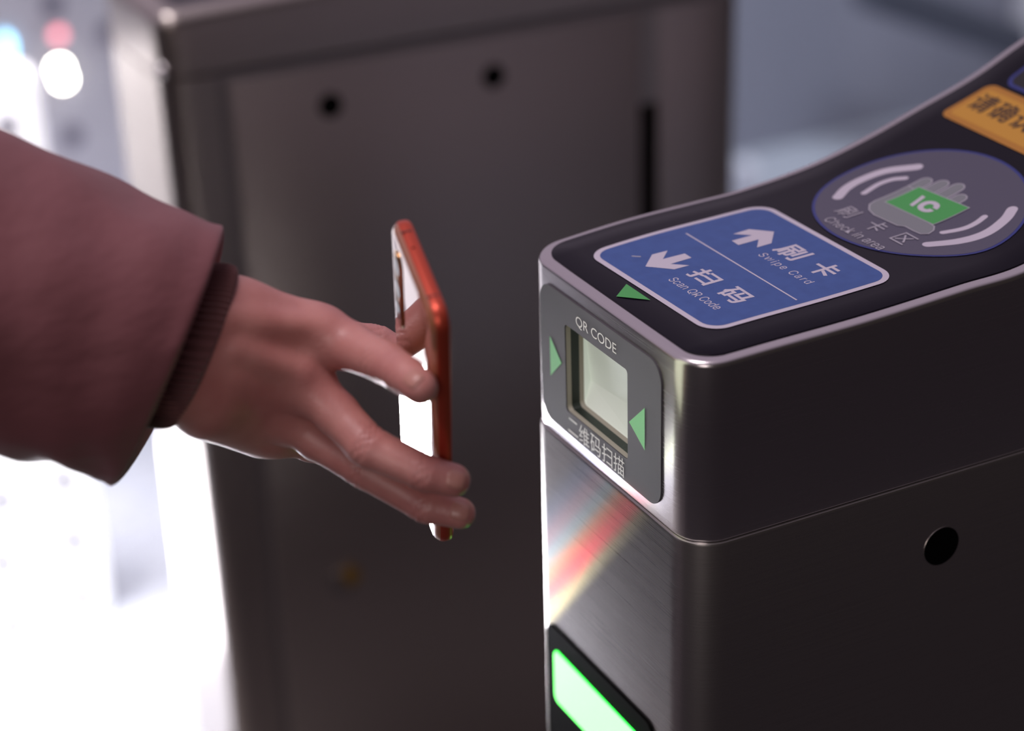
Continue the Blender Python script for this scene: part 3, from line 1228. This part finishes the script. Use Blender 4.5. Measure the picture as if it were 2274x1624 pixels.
cr_, cu_ = AX[0], -AX[1]
nail(FINGERS['index'], tocam * 1.0 + cr_ * 0.1 + cu_ * 0.10)
nail(FINGERS['middle'], tocam * 0.9 + cu_ * 0.05 + cr_ * 0.4)
nail(FINGERS['ring'], tocam * 0.9 + cu_ * 0.1 + cr_ * 0.4)

# ------------------------------------------------------------------ jacket sleeve and knitted cuff
CLOTH = principled('mauve_nylon', (0.205, 0.068, 0.078), 0.68)
CLOTH.node_tree.nodes['Principled BSDF'].inputs['Sheen Weight'].default_value = 0.12
add_noise(CLOTH, (20, 20, 34), 4, 0.45, 0.006)
KNIT = principled('ribbed_knit', (0.15, 0.055, 0.058), 0.85)
KNIT.node_tree.nodes['Principled BSDF'].inputs['Sheen Weight'].default_value = 0.3
add_noise(KNIT, (900, 900, 900), 3, 0.4, 0.0006)


def tube(name, rings, mat, n, wob=None, parent=None, box_=1.0):
    """rings: (top pixel, bottom pixel, depth, half thickness in depth, extra near-side shift in px)"""
    V, Fc = [], []
    for k, (tp, bt, d, th, sh) in enumerate(rings):
        a = at(tp[0], tp[1], d)
        c = at(bt[0], bt[1], d)
        mid, hv = (a + c) / 2, (a - c) / 2
        for j in range(n):
            t = 2 * math.pi * j / n
            ct, st_ = math.cos(t), math.sin(t)
            if box_ < 1:
                ct, st_ = math.copysign(abs(ct)**box_, ct), math.copysign(abs(st_)**box_, st_)
            p = mid + hv * ct + AX[2] * (-st_ * th) + AX[0] * (sh / F_PX * d * max(st_, 0) * (1 - 0.0 * ct))
            if wob:
                nrm = hv / np.linalg.norm(hv) * ct - AX[2] * st_
                p = p + nrm * wob(k, t, p)
            V.append(p)
    for k in range(len(rings) - 1):
        for j in range(n):
            j2 = (j + 1) % n
            Fc.append((k * n + j, k * n + j2, (k + 1) * n + j2, (k + 1) * n + j))
    o = mesh_obj(name, V, Fc, mat, None, True)
    if parent:
        o.parent = parent
    return o


def lerp_rings(keys, m):
    out = []
    for (a, b) in zip(keys, keys[1:]):
        for k in range(m):
            t = k / m
            f = lambda x, y: tuple(x[i] + (y[i] - x[i]) * t for i in range(2))
            out.append((f(a[0], b[0]), f(a[1], b[1]), a[2] + (b[2] - a[2]) * t, a[3] + (b[3] - a[3]) * t, a[4] + (b[4] - a[4]) * t))
    out.append(keys[-1])
    return out


def spline_rings(keys, m):
    K = np.array([[*k[0], *k[1], k[2], k[3], k[4]] for k in keys])
    K = np.vstack([2 * K[0] - K[1], K, 2 * K[-1] - K[-2]])
    out = []
    for i in range(1, len(K) - 2):
        for s in range(m):
            u = s / m
            a, b_, c_, d_ = K[i - 1:i + 3]
            q = 0.5 * (2 * b_ + (c_ - a) * u + (2 * a - 5 * b_ + 4 * c_ - d_) * u * u + (3 * b_ - a - 3 * c_ + d_) * u**3)
            out.append(((q[0], q[1]), (q[2], q[3]), q[4], q[5], q[6]))
    q = K[-2]
    out.append(((q[0], q[1]), (q[2], q[3]), q[4], q[5], q[6]))
    return out


skeys = [((-1500, -280), (-1570, 420), .690, .068, 10), ((-820, -20), (-890, 690), .752, .067, 10), ((-260, 200), (-330, 905), .800, .066, 10), ((-120, 240), (-190, 948), .812, .068, 14), ((20, 296), (-40, 990), .824, .069, 20),
         ((140, 345), (60, 1022), .834, .068, 28), ((260, 405), (150, 1042), .842, .066, 26), ((370, 452), (206, 1062), .848, .063, 34), ((445, 483), (238, 1073), .852, .058, 52),
         ((487, 499), (251, 1078), .854, .054, 66), ((492, 506), (257, 1071), .855, .051, 68)]


nlast = 6 * (len(skeys) - 1) + 1


def swob(k, t, p):
    # soft radial folds, stronger towards the hem and underneath
    e = min(1.0, k / 30.0)
    s_ = 0.0012 * math.sin(5 * t + k * 0.22) + 0.0009 * math.sin(9 * t - k * 0.31 + 1.0) + 0.0011 * math.sin(k * 0.55 + 2.2 * math.sin(t + 0.6))
    s_ += 0.0005 * math.exp(-((t - math.pi * 0.98) / 0.35)**2) * math.sin(k * 0.9)
    return s_ * (0.35 + 0.35 * e) * min(1.0, max(0.0, (nlast - 2 - k) / 22.0))


sr = spline_rings(skeys, 6)
# turned-in hem and inner lining
inner = [((486, 512), (262, 1062), .855, .048, 60), ((465, 520), (262, 1040), .852, .046, 42), ((420, 520), (255, 1000), .849, .042, 20), ((350, 520), (235, 960), .843, .038, 10)]
sleeve = tube('jacket_sleeve', sr + inner, CLOTH, 96, swob, person)

ckeys = [((330, 585), (230, 905), .843, .028, 8), ((400, 578), (282, 925), .848, .0285, 26), ((440, 580), (305, 938), .851, .0295, 40), ((470, 586), (325, 946), .854, .0300, 48), ((500, 588), (352, 950), .857, .0300, 50),
         ((516, 594), (374, 948), .858, .0295, 50), ((521, 604), (386, 942), .859, .0280, 46), ((516, 616), (388, 930), .859, .0262, 40), ((500, 625), (380, 915), .858, .0245, 34), ((470, 630), (360, 905), .857, .0240, 28)]


def cwob(k, t, p):
    return 0.00065 * math.cos(76 * t)


tube('knit_cuff', spline_rings(ckeys, 3), KNIT, 552, cwob, person, 0.82)

# ------------------------------------------------------------------ prism-like streak thrown on the gate front by an added, unseen spot
def gobo():
    ld = bpy.data.lights.new('added_streak_spot', 'SPOT')
    ld.energy = 3.4
    ld.spot_size = math.radians(36)
    ld.spot_blend = 0.3
    ld.shadow_soft_size = 0.004
    o = bpy.data.objects.new('added_streak_spot', ld)
    COL.objects.link(o)
    L = Vector((-0.26, 0.494, -0.326))
    o.location = L
    o.rotation_euler = (Vector((0, 0.09, -0.05)) - L).to_track_quat('-Z', 'Y').to_euler()
    ld.use_nodes = True
    nt = ld.node_tree
    em = nt.nodes['Emission']
    N, K = nt.nodes.new, nt.links.new
    tc = N('ShaderNodeTexCoord')
    vt = N('ShaderNodeVectorTransform')
    vt.vector_type = 'VECTOR'
    vt.convert_from = 'OBJECT'
    vt.convert_to = 'WORLD'
    K(tc.outputs['Normal'], vt.inputs[0])
    sp = N('ShaderNodeSeparateXYZ')
    K(vt.outputs[0], sp.inputs[0])

    def mth(op, a, b):
        n_ = N('ShaderNodeMath')
        n_.operation = op
        for i, v in enumerate((a, b)):
            if isinstance(v, (int, float)):
                n_.inputs[i].default_value = v
            else:
                K(v, n_.inputs[i])
        return n_.outputs[0]
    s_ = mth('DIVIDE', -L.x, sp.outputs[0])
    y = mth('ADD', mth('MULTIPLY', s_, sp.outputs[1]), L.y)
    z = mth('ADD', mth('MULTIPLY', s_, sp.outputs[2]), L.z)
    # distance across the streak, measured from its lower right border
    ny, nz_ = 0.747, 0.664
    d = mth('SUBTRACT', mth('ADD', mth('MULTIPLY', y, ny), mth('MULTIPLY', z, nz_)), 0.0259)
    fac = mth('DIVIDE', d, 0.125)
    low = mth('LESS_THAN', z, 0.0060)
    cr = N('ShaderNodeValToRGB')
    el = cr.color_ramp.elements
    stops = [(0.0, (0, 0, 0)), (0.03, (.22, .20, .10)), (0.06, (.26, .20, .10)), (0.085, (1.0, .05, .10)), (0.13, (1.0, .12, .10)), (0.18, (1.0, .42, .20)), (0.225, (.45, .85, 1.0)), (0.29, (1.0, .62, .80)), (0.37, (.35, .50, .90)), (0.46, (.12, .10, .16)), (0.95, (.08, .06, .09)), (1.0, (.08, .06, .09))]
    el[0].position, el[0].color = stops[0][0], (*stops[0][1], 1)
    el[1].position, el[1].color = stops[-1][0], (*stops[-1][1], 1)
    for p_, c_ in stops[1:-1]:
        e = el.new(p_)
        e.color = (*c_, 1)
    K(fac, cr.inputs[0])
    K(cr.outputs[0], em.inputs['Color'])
    # added yellow-green glow for the steel beside and above the reader
    def ramp(v, a, b):
        n_ = N('ShaderNodeMapRange')
        n_.interpolation_type = 'SMOOTHSTEP'
        n_.inputs['From Min'].default_value = a
        n_.inputs['From Max'].default_value = b
        K(v, n_.inputs['Value'])
        return n_.outputs[0]
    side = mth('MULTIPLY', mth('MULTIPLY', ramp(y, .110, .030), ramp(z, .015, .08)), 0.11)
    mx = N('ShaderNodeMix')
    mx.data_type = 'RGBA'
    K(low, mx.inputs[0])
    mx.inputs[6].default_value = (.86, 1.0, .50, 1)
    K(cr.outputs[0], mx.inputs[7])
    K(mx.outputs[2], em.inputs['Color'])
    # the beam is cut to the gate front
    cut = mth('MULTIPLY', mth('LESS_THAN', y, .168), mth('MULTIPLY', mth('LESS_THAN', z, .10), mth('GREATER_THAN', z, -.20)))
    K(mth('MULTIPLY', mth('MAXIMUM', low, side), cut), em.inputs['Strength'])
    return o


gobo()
